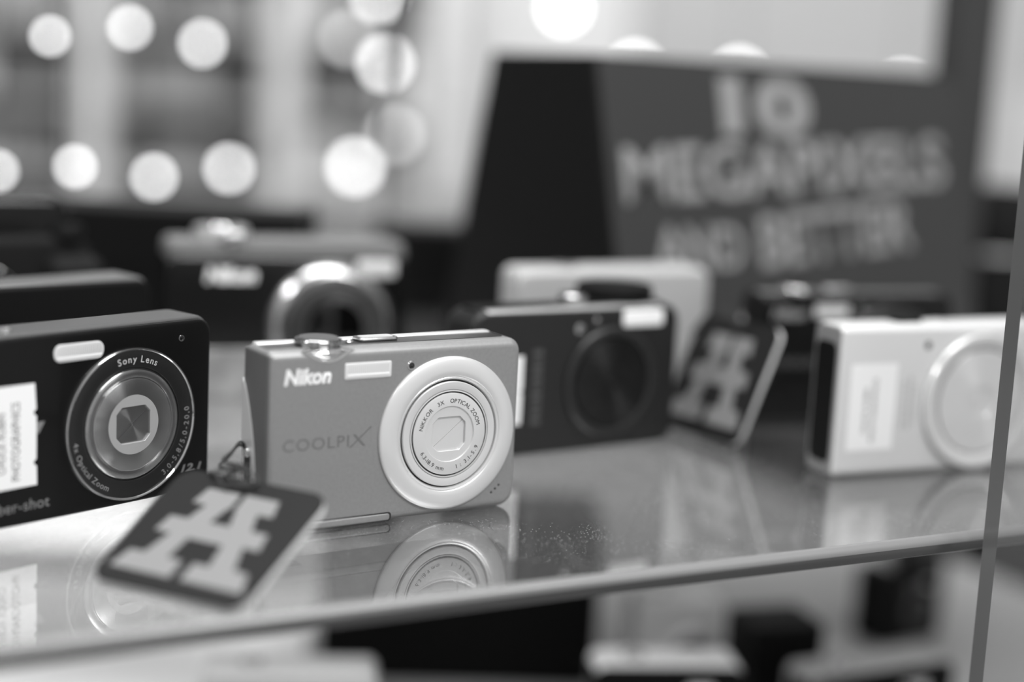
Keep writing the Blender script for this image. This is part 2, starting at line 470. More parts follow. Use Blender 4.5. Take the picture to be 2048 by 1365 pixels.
    rg = obj('lens_ring', lathe([(24.5, 0.6), (24.5, -0.5), (24.25, -0.85), (23.6, -1.15), (22, -1.55), (20.2, -1.7), (18.7, -1.62), (18.35, -1.45), (18.25, -1.3), (18.0, -1.45), (17.5, -1.3), (17.15, -0.6), (17.1, 0.3)], cx, cz, 128), ringm, t, angle=40)
    bl_ = obj('lens_barrel', lathe([(16.75, 0.4), (16.75, -1.15), (16.5, -1.4), (15.2, -1.45), (14.25, -1.3), (14.15, -0.9), (14.05, -0.9), (13.95, -1.3), (13.6, -1.35), (13.5, -1.05), (13.15, -1.05), (13.05, -1.45), (12.8, -1.55), (8.95, -1.55), (8.85, -1.4), (8.8, -1.1)], cx, cz, 128), facem, t, angle=40)
    obj('groove', lathe([(17.15, -0.25), (16.7, -0.25)], cx, cz, 96), M_groove, bl_)
    obj('groove', lathe([(13.55, -1.12), (13.1, -1.12)], cx, cz, 96), M_groove, bl_)
    barrier_plate(cx, cz, 8.85, 6.0, 5.4, 2.1, -1.1, 1.0, facem, facem, t)
    bm = bmesh.new()
    arc_text(bm, 'NIKKOR', cx, cz, 10.0, 171, 128, 1.9, -1.62, -1.5)
    arc_text(bm, '3X', cx, cz, 10.0, 117, 103, 1.9, -1.62, -1.5)
    arc_text(bm, 'OPTICAL ZOOM', cx, cz, 10.0, 92, 12, 1.9, -1.62, -1.5)
    arc_text(bm, '6.3-18.9 mm', cx, cz, 11.7, 207, 262, 1.9, -1.62, -1.5, True)
    arc_text(bm, '1 : 3.1-5.9', cx, cz, 11.7, 284, 338, 1.9, -1.62, -1.5, True)
    obj('lens_lettering', bm, M_dark_print if not dark else M_ink, bl_)
    # screws and feet underneath keep the body off the glass
    for x in (12, w - 14): obj('foot', box_bm(x - 3, x + 3, 6, 12, 0, 0.8), M_blackm, t)
    return t

def plate_x(y0, y1, z0, z1, x0, x1, r):
    """plate facing -x"""
    lay = [[(x0, y, z) for y, z in outline(y0, y1, z0, z1, r, 5)], [(x1, y, z) for y, z in outline(y0, y1, z0, z1, r, 5)]]
    return loft(lay)

slim_camera('compact_camera', 'grey compact camera with silver lens ring and chrome dial, nearest the middle', (-69.66, 449.77, 0), 0.587,
            M_grey, M_greyside, M_satin, M_satin2, M_white_print, mat('embossed_print', 126, 0.3, 0.45))
slim_camera('compact_camera', 'black compact camera of slim shape standing behind the pale silver one', (101.7, 637.5, 0), 0.36,
            M_black, M_blackm, mat('dark_ring', 60, 0.3, 0.6), M_blackm, mat('grey_print', 150, 0.5), mat('grey_model_print', 105, 0.5), w=92, dark=True)

# ------------------------------------------------------------------ black camera on the left, cut by the frame
def left_camera():
    t = thing('compact_camera', 'black compact camera with chrome lens rim and white sticker at left', 'camera', (-96.8, 502.06, 0), 0.883)
    X0 = -94.0
    obj('body', body_bm(X0, 0, 0.3, 57.6, 17.5, (3, 5.5, 5.5, 3), (1.4, 1.4), (3, 3), y0=1.6), mat('dark_grey_shell', 92, 0.4, 0.35), t, angle=50)
    obj('front_panel', body_bm(X0 + 0.2, -0.2, 0.5, 56.6, 4.6, (3, 5, 5, 3), (1.2, 1.0), (0.1, 0.1), n=5), mat('brushed_black_front', 14, 0.28, 0.2, coat=0.1, spec=0.3), t, angle=50)
    # top buttons
    for x in (-70.2, -79.5):
        b = obj('top_button', lathe([(0, 58.6), (1.5, 58.6), (2.1, 58.3), (2.3, 57.4)], x, 0, 32, 'Z', 8.5), M_chrome, t)
    ribbed_flash(-59.2, -41.6, 47.9, 53.3, 2.4, t, -0.3)
    af = obj('focus_lamp', lathe([(0, -0.1), (0.5, -0.12), (0.75, 0.0)], -12.2, 51.0, 20), M_glasslens, t)
    obj('lamp_rim', lathe([(0.75, 0.1), (0.75, -0.2), (1.0, -0.2), (1.1, 0.05)], -12.2, 51.0, 24), M_chrome2, af)
    cx, cz = -31.3, 25.9
    rim = obj('lens_rim', lathe([(24.1, 0.6), (24.1, -0.9), (23.85, -1.25), (23.5, -1.25), (23.2, -0.95), (23.1, 0.2)], cx, cz, 128), M_chrome, t, angle=40)
    an = obj('lens_bezel', lathe([(23.15, -0.7), (22.8, -0.85), (18.3, -0.85), (17.9, -0.6), (17.8, 0.2)], cx, cz, 128), mat('dark_bezel', 48, 0.35, 0.5), t, angle=40)
    obj('groove', lathe([(17.9, -0.3), (17.2, -0.3)], cx, cz, 96), M_groove, an)
    br = obj('lens_barrel', lathe([(17.3, 0.2), (17.3, -0.8), (17.05, -1.05), (14.9, -1.15), (14.75, -1.0), (14.7, -0.8), (14.6, -0.8), (14.5, -1.15), (14.3, -1.25), (9.4, -1.3)], cx, cz, 128), M_brush, t, angle=50)
    obj('bright_line', lathe([(14.75, -1.1), (14.7, -1.24), (14.5, -1.24), (14.45, -1.1)], cx, cz, 96), M_chrome, br)
    barrier_plate(cx, cz, 9.4, 6.3, 5.7, 2.0, -1.36, 1.0, M_lightdisc, M_brush, t)
    bm = bmesh.new()
    arc_text(bm, 'Sony Lens', cx, cz, 19.5, 107, 63, 3.0, -0.93, -0.8, bold=0.01)
    obj('lens_lettering', bm, mat('pale_print', 190, 0.5), an)
    bm = bmesh.new()
    arc_text(bm, '4x Optical Zoom', cx, cz, 21.9, 188, 246, 2.7, -0.93, -0.8, True)
    arc_text(bm, '3,0-5,8/5,0-20,0', cx, cz, 21.9, 303, 369, 2.7, -0.93, -0.8, True)
    obj('lens_lettering', bm, mat('dim_print', 140, 0.5), an)
    obj('pixel_lettering', text_bm('12.1', -11.6, -3.4, 7.0, 9.6, -0.08, 0.05, shear=0.25, bold=0.02), mat('dim_print', 140, 0.5), t)
    obj('brand_lettering', text_bm('cyber-shot', -82.5, -60.6, 3.9, 8.2, -0.08, 0.05, sp_=1.05), mat('mid_print', 130, 0.5), t)
    obj('logo_mark', prism([(-65.2, 27.6), (-64.2, 27.6), (-62.2, 31.0), (-65.2, 31.0)], -0.08, 0.05), mat('mid_print', 130, 0.5), t)
    st = bmesh.new()
    o = [(-90.0, 12.2), (-64.9, 12.2), (-65.0, 17.2)]
    for zc in (19.0, 34.0):
        o += [(-65.05, zc - 1.0), (-65.75, zc - 0.6), (-66.0, zc), (-65.75, zc + 0.6), (-65.1, zc + 1.0)]
    o += [(-65.6, 42.8), (-90.0, 42.8)]
    prism(o, -0.14, 0.02, bm=st)
    stk = obj('sticker', st, M_sticker, t)
    tag(stk, 'white paper sticker with two rows of print reading upwards')
    obj('sticker_lettering', text_bm('PHOTOGRAPHICS', -73.4, -70.6, 14.5, 37.8, -0.17, -0.1, vertical=True, bold=0.01), M_ink, stk)
    obj('sticker_lettering', text_bm('CHUCK RUBIN', -78.2, -75.4, 17.0, 35.0, -0.17, -0.1, vertical=True, bold=0.01), M_ink, stk)
    return t
left_camera()

# ------------------------------------------------------------------ pale camera at the right
def pale_camera():
    t = thing('compact_camera', 'pale silver compact camera with black side grip panel at right', 'camera', (118.03, 557.25, 0), 0.421)
    w = 97
    obj('body', body_bm(0, w, 0.3, 55.8, 17, (5, 6, 2.0, 1.8), (1.5, 2.6), (4.0, 3.0)), M_white, t, angle=50)
    obj('side_panel', body_bm(-0.5, 1.5, 0.6, 55.4, 15.2, (1, 1, 1, 1), (0.5, 1.5), (0.6, 3.0), n=4, y0=1.2), mat('grey_side', 150, 0.35, 0.4), t)
    obj('side_grip', plate_x(2.4, 14.6, 5.0, 49.5, -0.9, 0.3, 3.2), M_blackm, t, bevel=0.3)
    obj('shutter_button', prism(outline(28, 40, 6.0, 13.5, 2.5, 6), 55.6, 57.0, 'Z'), M_blackm, t, bevel=0.3)
    obj('power_button', prism(outline(46, 53, 7.5, 12.5, 2.2, 6), 55.6, 56.3, 'Z'), M_silver, t, bevel=0.3)
    obj('focus_lamp', lathe([(0, -0.12), (1.3, -0.14), (1.5, 0.05)], 38.0, 48.2, 24), M_glasslens, t)
    ribbed_flash(78, 91, 46.5, 51.5, 1.0, t)
    cx, cz = 63.7, 26.5
    rg = obj('lens_ring', lathe([(26.0, 0.6), (26.0, -1.2), (25.5, -1.9), (24.6, -2.1), (22.5, -1.9), (20.3, -1.3), (19.9, -1.0)], cx, cz, 128), mat('pale_ring', 228, 0.2, 0.3), t, angle=40)
    obj('groove', lathe([(20.0, -1.25), (19.9, -1.35), (19.7, -1.35), (19.6, -1.2)], cx, cz, 96), mat('mid_grey_groove', 120, 0.5), rg)
    obj('rim_gap', lathe([(26.35, 0.1), (26.3, -0.1), (25.9, -0.1)], cx, cz, 96), mat('mid_grey_groove', 120, 0.5), rg)  # thin mid-grey ring round the foot of the lens ring
    obj('lens_barrel', lathe([(19.7, -1.0), (19.4, -1.5), (9.2, -1.6)], cx, cz, 128), M_brushw, t, angle=40)
    barrier_plate(cx, cz, 9.2, 6.0, 5.4, 2.6, -1.6, 0.8, M_brushw, M_brushw, t)
    stk = obj('sticker', prism(outline(5.0, 25.2, 9.9, 41.7, 0.2, 2), -0.14, 0.02), M_sticker, t)
    tag(stk, 'white paper sticker with two rows of print reading upwards')
    obj('sticker_lettering', text_bm('PHOTOGRAPHICS', 14.9, 16.9, 13.0, 36.5, -0.17, -0.1, vertical=True, bold=0.01), M_ink, stk)
    obj('sticker_lettering', text_bm('CHUCK RUBIN', 11.2, 13.2, 16.0, 33.0, -0.17, -0.1, vertical=True, bold=0.01), M_ink, stk)
    bm = bmesh.new()
    random.seed(4)
    for x, z0, z1 in ((28.4, 17.5, 35.0), (31.0, 17.0, 36.5), (33.2, 19.0, 33.0)):
        z = z0
        while z < z1:
            q = random.uniform(0.6, 1.4); box(bm, x, x + 1.1, -0.05, 0.03, z, z + q); z += q + random.uniform(0.3, 0.8)
    obj('small_print', bm, mat('faint_print', 178, 0.6), t)
    return t
pale_camera()

# ------------------------------------------------------------------ dark camera in the middle, behind the grey one
def dark_camera():
    t = thing('compact_camera', 'dark compact camera with bright flash window, just behind the grey one', 'camera', (-14.2, 553.2, 0), 0.578)
    w = 94
    obj('body', body_bm(0, w, 0.3, 54.8, 20, (6, 7, 7, 6), (2.2, 2.2), (3.5, 3.5)), mat('charcoal_lacquer', 34, 0.42, 0.15, spec=0.4), t, angle=50)
    obj('top_plate', prism(outline(4, w - 5, 5, 16, 2, 5), 54.2, 55.4, 'Z'), M_blackm, t, bevel=0.4)
    obj('top_trim', body_bm(6, 84, 51.0, 54.9, 5, 1.6, (1.2, 1.2), (0.5, 0.5), y0=0.5), M_silver, t)
    obj('mode_dial', lathe([(0, 61.0), (13.5, 61.0), (14.6, 60.4), (15.0, 59.0), (15.0, 55.0)], 74.5, 0, 64, 'Z', 17.5), M_blackm, t)
    obj('shutter_button', lathe([(0, 58.5), (5.0, 58.5), (5.6, 58.0), (5.8, 55.0)], 50.5, 0, 40, 'Z', 11), M_chrome2, t)
    obj('flash_window', plate_bm(66.5, 85.5, 46.8, 53.2, 1.4, -0.5, 1.0, 0.3), M_sticker, t)
    for x, z, r in ((46.9, 46.9, 1.9), (54.6, 49.8, 1.1)):
        a = obj('focus_lamp', lathe([(0, -0.3), (r * 0.7, -0.25), (r, 0.05)], x, z, 24), M_chrome2, t)
    cx, cz = 62.0, 26.0
    g_ = obj('lens_ring', lathe([(21, 0.5), (21, -1.0), (20.3, -1.6), (19.0, -1.7), (17.6, -1.2), (17.3, -0.4)], cx, cz, 96), mat('dark_ring', 60, 0.3, 0.6), t, angle=40)
    obj('lens_barrel', lathe([(17.3, -0.2), (16.8, -1.2), (9, -1.5)], cx, cz, 96), mat('dark_radial_metal', 62, 0.32, 1.0, aniso=0.9), t, angle=40)
    barrier_plate(cx, cz, 9, 6.2, 5.6, 2.6, -1.5, 0.8, mat('dark_radial_metal', 62), mat('dark_radial_metal', 62), t)
    stk = obj('sticker', prism([(2.5, 12.5), (22.2, 12.5), (22.4, 23.8), (21.5, 24.6), (22.4, 25.4), (22.4, 38), (2.5, 38)], -0.15, 0.02), M_sticker, t)
    tag(stk, 'white paper sticker whose right edge shows')
    bm = bmesh.new(); random.seed(9); z = 12.0
    while z < 41:
        q = random.uniform(1.5, 3); box(bm, 26.5, 31.0, -0.05, 0.03, z, z + q); z += q + 1.1
    obj('small_print', bm, M_label_grey, t)
    return t
dark_camera()

# ------------------------------------------------------------------ camera with the big chrome lens ring
def chrome_lens_camera():
    t = thing('compact_camera', 'black compact camera with silver top and large chrome lens ring', 'camera', (-141.2, 636.0, 0), 0.35)
    w = 101
    obj('body', body_bm(0, w, 0.3, 60.0, 26, (6, 5, 5, 6), (2.0, 2.0), (3, 3)), mat('glossy_black_shell', 14, 0.2, coat=0.3), t, angle=50)
    obj('top_cover', body_bm(0.5, w - 0.5, 58.5, 66, 25, (0.5, 3.5, 3.5, 0.5), (1.8, 1.8), (2.5, 2.5), y0=0.5), mat('matte_silver_top', 116, 0.5, 0.25), t, angle=50)
    obj('base_trim', body_bm(0.8, w - 0.8, 0.1, 21, 3, (5, 0.5, 0.5, 5), (1.5, 0.8), (0.2, 0.2), y0=-0.6), mat('silver_base', 150, 0.5, 0.4, noise=(60, 0.35)), t, angle=50)
    d_ = obj('mode_dial', lathe([(0, 70.6), (10.4, 70.6), (11.3, 70.0), (11.5, 66)], 23.5, 0, 64, 'Z', 12), M_silver, t)
    obj('shutter_button', lathe([(0, 72.0), (5.0, 71.8), (5.6, 71.0), (5.8, 70)], 23.5, 0, 40, 'Z', 12), M_chrome, d_)
    obj('zoom_lever', body_bm(23, 31, 65.0, 69.5, 6, 1.5, (1, 1), (1, 1), y0=-1.6), M_chrome2, t)
    obj('brand_lettering', text_bm('Nikon', 15.5, 36.5, 48.6, 55.0, -0.15, 0.1, shear=0.18, bold=0.06), M_white_print, t)
    obj('flash_window', plate_bm(79, 96, 51.2, 58.2, 1.4, -0.5, 1, 0.4), M_flash, t)
    cx, cz = 68.3, 30.0
    obj('lens_ring', lathe([(27.2, 0.5), (27.0, -1.0), (26.0, -3.0), (24.4, -5.0), (22.9, -5.8), (22.3, -5.2)], cx, cz, 128), mat('satin_chrome_ring', 205, 0.22, 0.95), t, angle=50)
    b1 = obj('lens_barrel', lathe([(22.4, 0.5), (22.4, -7.0), (21.9, -7.8), (20.4, -8.2), (19.2, -7.6)], cx, cz, 128), mat('grey_barrel', 120, 0.25, 0.8), t, angle=40)
    b2 = obj('inner_barrel', lathe([(19.2, -3.0), (19.2, -11.5), (18.6, -12.4), (17.0, -12.6), (13.0, -11.0), (12.2, -10.2)], cx, cz, 96), mat('dark_grey_barrel', 82, 0.3, 0.6), b1, angle=40)
    obj('front_glass', lathe([(0, -10.4), (6, -10.1), (12.2, -9.2)], cx, cz, 64), M_glasslens, t)
    return t
chrome_lens_camera()

# ------------------------------------------------------------------ plainer cameras, far out of focus
def plain_camera(label, loc, yaw, w, h, d, front, top, ring=None, ringr=20, group=None, flash=True, right=False, lens=True):
    t = thing('compact_camera', label, 'camera', loc, yaw, group)
    x0 = -w if right else 0
    obj('body', body_bm(x0, x0 + w, 0.2, h - 1.0, d - 3, (4, 5, 5, 4), (1.6, 1.6), (2, 2), y0=0.0), front, t, angle=50)
    obj('top_cover', body_bm(x0 + 0.3, x0 + w - 0.3, h - 8.0, h, d - 1.5, (1, 4.5, 4.5, 1), (1.6, 1.4), (2.4, 2.0), y0=1.5), top, t, angle=50)
    obj('back_shell', body_bm(x0 + 0.4, x0 + w - 0.4, 0.4, h - 2, 6, 4, (0.5, 0.5), (2, 2), y0=d - 6), top, t, angle=50)
    obj('shutter_button', lathe([(0, h + 1.6), (4.4, h + 1.6), (5.0, h + 1.2), (5.2, h - 1)], x0 + w * 0.28, 0, 32, 'Z', d * 0.5), M_chrome2, t)
    if flash:
        obj('flash_window', plate_bm(x0 + w * 0.62, x0 + w * 0.8, h - 13.5, h - 8.5, 1, -0.4, 1, 0.3), M_flash, t)
    if lens:
        cx, cz = x0 + w * 0.62, h * 0.45
        R = ringr
        rg = obj('lens_ring', lathe([(R, 0.5), (R, -1.4), (R - 0.8, -2.2), (R - 3.2, -2.2), (R - 4, -1.2), (R - 4.1, -0.5)], cx, cz, 96), ring or front, t, angle=40)
        obj('lens_barrel', lathe([(R - 4.2, -0.2), (R - 4.6, -1.4), (9, -1.6)], cx, cz, 96), mat('dark_grey_barrel', 82), t, angle=40)
        barrier_plate(cx, cz, 9, 6, 5.4, 2.5, -1.6, 0.8, mat('dark_grey_barrel', 82), M_blackm, t)
    return t

plain_camera('black compact camera with grey top rim behind the stickered black one', (-131.5, 566, 0), 0.80, 98, 60.3, 20,
             M_blackm, mat('dark_grey_top', 120, 0.35, 0.5), right=True, flash=False, lens=False)
plain_camera('pale silver compact camera directly behind the dark camera', (2.0, 628.0, 0), 0.47, 91, 62.0, 19,
             mat('pale_silver_body', 182, 0.5, 0.1), mat('pale_silver_top', 176, 0.5, 0.1), M_satin, 19, flash=False)

# the big dark camera at the far left and its hand grip
def bulky_camera():
    t = thing('bridge_camera', 'bulky black bridge camera with domed top at far left edge', 'camera', (-172, 643, 0), 0.62)
    obj('body', body_bm(-118, 0, 0.2, 66, 34, (6, 12, 8, 6), (5, 4), (4, 4)), M_blackg, t, angle=50)
    obj('flash_housing', body_bm(-104, -8, 60, 82, 26, (2, 9, 9, 2), (5, 5), (4, 4), y0=4), M_black, t, angle=50)
    obj('hand_grip', body_bm(-22, 1, 2, 58, 24, 6, (6, 6), (3, 3), y0=-12), M_blackg, t, angle=50)
    obj('lens_barrel', lathe([(29, 2), (29, -22), (28, -24), (24, -24), (23, -20), (10, -17), (0, -16)], -62, 31, 96), M_black, t, angle=40)
    bmx = lathe([(29.2, -20), (29.6, -20.3), (29.6, -22.5), (29.2, -23)], -62, 31, 96)
    obj('lens_rim', bmx, M_chrome, t)
    obj('shutter_button', lathe([(0, 70), (6, 69.6), (6.6, 68.6), (7, 65)], -11, 0, 40, 'Z', 4), M_blackm, t)
    return t
bulky_camera()

# ------------------------------------------------------------------ the hang tags
MARK = [(3.3,5.5),(22.8,5.5),(22.6,12),(17.8,12),(18.9,20),(30.1,20),(31.2,12),(26.4,12),(26.2,5.5),(45.8,5.5),(43.4,12.2),(39,12.4),(36.4,20.6),(41.4,20.6),(40.4,26.8),
        (35,26.9),(33,33),(37.7,33.2),(36.2,39.4),(25.4,39.4),(25.4,33),(26.0,33),(27.6,27),(21.3,27),(22.9,33),(23.6,33),(23.6,39.4),(12.6,39.4),(11.3,33.2),(16,33),(14,26.9),(8.4,26.8),(7.4,20.6),(12.5,20.6),(10.0,12.3),(5.4,12.2)]
def hang_tag(label, origin, u, w, L, H, mark_mat, cords, knots, hole):
    t = thing_m('hang_tag', label, 'tag', origin, u, w)
    TH = 2.6
    # local frame: x along u, y along w, z = face normal. face looks to +z if u x w points to the viewer
    o = outline(0, L, 0, H, 5.5, 8)
    lay = [[(x, y, -TH) for x, y in outline(0.2, L - 0.2, 0.2, H - 0.2, 5.3, 8)], [(x, y, -TH + 0.2) for x, y in o], [(x, y, -0.5) for x, y in o]]
    obj('core', loft(lay), M_tagedge, t)
    bm = loft([[(x, y, -0.5) for x, y in o], [(x, y, -0.12) for x, y in o], [(x, y, 0) for x, y in outline(0.12, L - 0.12, 0.12, H - 0.12, 5.4, 8)]])
    obj('face', bm, M_tagface, t)
    k = L / 49.0
    obj('monogram', prism([(x * k, y * H / 45.5) for x, y in MARK], -0.05, 0.08, 'Z'), mark_mat, t, angle=20)
    eye = obj('eyelet', lathe([(1.3, -0.1), (1.3, 0.35), (1.9, 0.4), (2.3, 0.05)], hole[0], 0, 32, 'Z', hole[1]), M_groove, t)
    inv = t.matrix_world.inverted()
    for i, c in enumerate(cords):
        pts = [inv @ (Vector(p) * S) / S for p in spline(c)]
        obj('cord', tube(pts, 0.42), M_cord, t)
    for c in knots:
        pts = [inv @ (Vector(p) * S) / S for p in spline(c)]
        obj('cord_knot', tube(pts, 0.5), M_cord, t)
    return t

# tag hung from the grey camera's strap slot
U1, W1 = Vector((0.905, -0.425, -0.009)), Vector((0.382, 0.805, 0.454))
O1 = Vector((-109.6, 402.77, 1.5))
N1 = U1.cross(W1).normalized()
def on1(x, y, z): return tuple(O1 + U1.normalized() * x + W1.normalized() * y + N1 * z)
slotp = (-78.0, 462.6, 23.6)
cords1 = [[slotp, (-80.3, 461.0, 24.8), (-82.5, 456.5, 22.0), (-84.0, 452, 20.5), on1(20, 49.5, 1.5), on1(17.5, 46, 1.6), on1(15.5, 43.5, 0.4)],
          [slotp, (-79.6, 460.8, 26.0), (-81.2, 456.0, 24.2), (-82.8, 450.5, 22.5), on1(21.5, 49, 2.6), on1(16.5, 47, 2.4), on1(14.5, 43.3, 0.3)]]
knots1 = [[on1(11, 45.5, 1.0), on1(14, 47.5, 2.2), on1(18, 47.8, 2.8), on1(22, 45.5, 2.6), on1(24, 43.2, 1.4), on1(21, 41.8, 1.2), on1(18, 43.5, 2.4), on1(16, 46.5, 3.2), on1(12.5, 46.2, 1.6)],
          [on1(16, 44, 1.2), on1(19, 45.5, 3.4), on1(23, 46.5, 3.0), on1(26.5, 44.5, 1.6), on1(24, 42.5, 1.0), on1(20.5, 44.2, 2.0)],
          [on1(9, 46, 0.7), on1(13, 44.2, 1.6), on1(16, 42.0, 1.2), on1(19, 40.4, 0.8)]]
hang_tag('dark square tag with pale monogram, tied to the front grey camera', O1, U1, W1, 49, 46.5, M_mark, cords1, knots1, (15.2, 43.4))

# tag leaning behind, between the dark camera and the black one
U2, W2 = Vector((0.54, -0.84, 0.03)), Vector((0.36, 0.205, 0.91))
O2 = Vector((61.0, 631.0, 1.2))
N2 = U2.normalized().cross(W2.normalized())
def on2(x, y, z): return tuple(O2 + U2.normalized() * x + W2.normalized() * y + N2 * z)
hang_tag('dark square tag leaning at the end of the dark camera, dull monogram', O2, U2, W2, 49, 49, M_mark2,
         [[on2(24, 45.5, 0.4), on2(20, 49, 2.5), on2(10, 52, 3), on2(2, 47, 1.5), on2(-3, 40, 0)]], [[on2(22, 46, 0.8), on2(24, 48.5, 2), on2(27, 47, 2.2), on2(25, 44.5, 1.2)]], (24, 45.5))

# ------------------------------------------------------------------ the sign: a black wedge with lettered front
def shop_sign():
    y = 0.60; th = math.radians(14)
    u = Vector((math.cos(y), math.sin(y), 0)); n = Vector((-math.sin(y), math.cos(y), 0))
    K = 710.0 / 700.0
    top = Vector((31.1, 721.1, 150.0))                       # front upper left corner
    W_, D_ = 234 * K, 84 * K
    Hs = top.z / math.cos(th)                                # slanted height of the front
    run = top.z * math.tan(th)
    base = top - Vector((0, 0, top.z)) - n * run
    t = thing('sign', 'black wedge-shaped stand sign with large grey capital letters', 'sign', base, y)
    # body in the frame x along u, y along n (back), z up
    tri = [(0.0, 0.0), (run, top.z), (run + D_, top.z), (2 * run + D_, 0.0)]
    bm = bmesh.new(); prism([(a, b) for a, b in tri], 0, W_, 'X', bm)
    obj('stand', bm, M_blackm, t, bevel=1.5)
    fr = obj('front_panel', None or prism(outline(1.0, W_ - 1.0, 1.0, Hs - 1.0, 4, 5), -0.8, 0.4, 'Y'), mat('dark_grey_gloss', 52, 0.35, spec=0.4), t, bevel=0.3)
    fr.rotation_euler = (-th, 0, 0)
    def line(s, x0, x1, z0, z1, slope, bold, shear=0.0):
        bm = text_bm(s, x0 * K, x1 * K, Hs + z0 * K, Hs + z1 * K, -1.1, -0.7, slope=slope * K, bold=bold, shear=shear)
        o = obj('lettering', bm, mat('grey_sign_letters', 150, 0.45, 0.2), t); o.rotation_euler = (-th, 0, 0)
    line('10', 70, 127, -35, -7, 0, 0.05)
    line('MEGAPIXELS', 9, 219, -67.5, -41.5, 9, 0.02)
    line('AND', 23, 76, -97.5, -77.5, 0, 0.02)
    line('BETTER', 87, 190, -98, -73.5, 8, 0.02)
    return t
shop_sign()

# ------------------------------------------------------------------ black cartons and a lens at the back of the shelf
def carton(name, label, cat, loc, yaw, w, d, h, mt, lidmt=None, group=None):
    t = thing(name, label, cat, loc, yaw, group)
    obj('base', box_bm(0, w, 0, d, 0, h * 0.72), mt, t, bevel=0.8)
    obj('lid', box_bm(-0.7, w + 0.7, -0.7, d + 0.7, h * 0.62, h), lidmt or mt, t, bevel=1.0)
    return t
carton('carton', 'long low black carton behind the cameras at left', 'box', (-262, 722, 0), 0.0, 163, 52, 70, M_blackm)
carton('carton', 'small black carton at the back between chrome-lens camera and sign', 'box', (-80, 902, 0), 0.12, 128, 42, 50, M_blackm)
def standing_lens():
    t = thing('camera_lens', 'black camera lens standing upright behind the right end of the sign', 'lens', (292, 978, 0), 0)
    obj('barrel', lathe([(0, 0), (25, 0), (26, 1), (26, 30), (24.5, 31), (24.5, 52), (27, 54), (27, 84), (25.5, 86), (23, 86), (22.5, 80), (0, 80)], 0, 0, 64, 'Z', 0), M_blackg, t, angle=40)
    obj('focus_ring', lathe([(26.3, 6), (27.3, 7), (27.3, 24), (26.3, 25)], 0, 0, 64, 'Z', 0), M_blackg, t, angle=40)
    obj('mount_ring', lathe([(24.8, 44), (25.1, 44.3), (25.1, 46.5), (24.8, 47)], 0, 0, 64, 'Z', 0), M_silver, t, angle=40)
standing_lens()

# ------------------------------------------------------------------ the glass shelf
YS = math.atan(0.525); E0 = Vector((0, 414.2, 0))
es = Vector((math.cos(YS), math.sin(YS), 0)); ns = Vector((-math.sin(YS), math.cos(YS), 0))
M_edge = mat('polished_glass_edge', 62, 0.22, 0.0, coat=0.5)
M_shelf = glass_mat('shelf_glass', 0.19, 0.03, 215, dust=True)
M_pane = glass_mat('pane_glass', 0.04, 0.03, 200)
def shelf(name, label, z, mts, depth=500.0, x0=-520.0, x1=520.0, th=6.0):
    t = thing(name, label, 'shelf', E0 + Vector((0, 0, z)), YS)
    bm = bmesh.new()
    prof = [(depth, 0.0), (2.6, 0.0)]
    for k in range(1, 7):
        a = math.radians(90 * k / 6); prof.append((2.6 - 2.6 * math.sin(a), -2.6 + 2.6 * math.cos(a)))
    for k in range(0, 7):
        a = math.radians(90 * k / 6); prof.append((1.0 - 1.0 * math.cos(a), -th + 1.0 - 1.0 * math.sin(a)))
    prof += [(depth, -th)]
    a = [bm.verts.new((x0, p[0], p[1])) for p in prof]; b = [bm.verts.new((x1, p[0], p[1])) for p in prof]
    n = len(prof)
    for i in range(n):
        f = bm.faces.new((a[i], a[(i + 1) % n], b[(i + 1) % n], b[i]))
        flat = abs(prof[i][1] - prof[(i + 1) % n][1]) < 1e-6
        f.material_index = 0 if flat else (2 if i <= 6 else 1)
    f = bm.faces.new(a[::-1]); f.material_index = 1
    f = bm.faces.new(b); f.material_index = 1
    finish(bm, 50)
    for f in bm.faces: f.smooth = f.material_index != 0
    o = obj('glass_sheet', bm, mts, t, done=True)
    return t
shelf('glass_shelf', 'clear glass shelf with polished front edge carrying the cameras', 0.0, [M_shelf, M_edge, mat('painted_edge_highlight', 122, 0.3, coat=0.3)])  # top roll of the edge has its highlight painted in as a paler grey

# ------------------------------------------------------------------ showcase: upright, front pane, white floor
def P(a, b, z=0.0):
    v = E0 + es * a + ns * b; return Vector((v.x, v.y, z))
pane = thing('showcase_glass', 'clear sliding glass pane standing in front of the shelf at right', 'glass', P(169, -10, -169.5), YS)
bm = bmesh.new(); box(bm, 0, 420, -3, 3, 0.5, 560); finish(bm)
for f in bm.faces: f.material_index = 1 if abs(f.normal.x) > 0.5 or abs(f.normal.z) > 0.5 else 0
obj('sheet', bm, [M_pane, mat('pane_edge', 96, 0.2, coat=0.4)], pane, done=True)

deck = thing('display_deck', 'pale grey laminate deck below the glass shelf', 'display case', P(-560, -30, -209), YS)
obj('top_board', box_bm(0, 1120, 0, 1100, 0, 40), mat('white_laminate', 158, 0.4, noise=(6, 0.06)), deck, bevel=1)
obj('front_board', box_bm(10, 1110, 12, 30, -800, 0), mat('white_laminate', 158), deck)
obj('back_board', box_bm(10, 1110, 1060, 1080, -800, 0), mat('white_laminate', 158), deck)

post = thing('showcase_post', 'dark metal showcase upright behind the right end of the shelf', 'post', (252, 925, -169), YS)
obj('upright', box_bm(-15, 15, -10, 10, 0, 640), mat('dark_post_metal', 66, 0.4, 0.4), post, bevel=1.5)
obj('shelf_clip', box_bm(-14, 6, -24, -10, 132, 142), M_blackm, post, bevel=0.5)

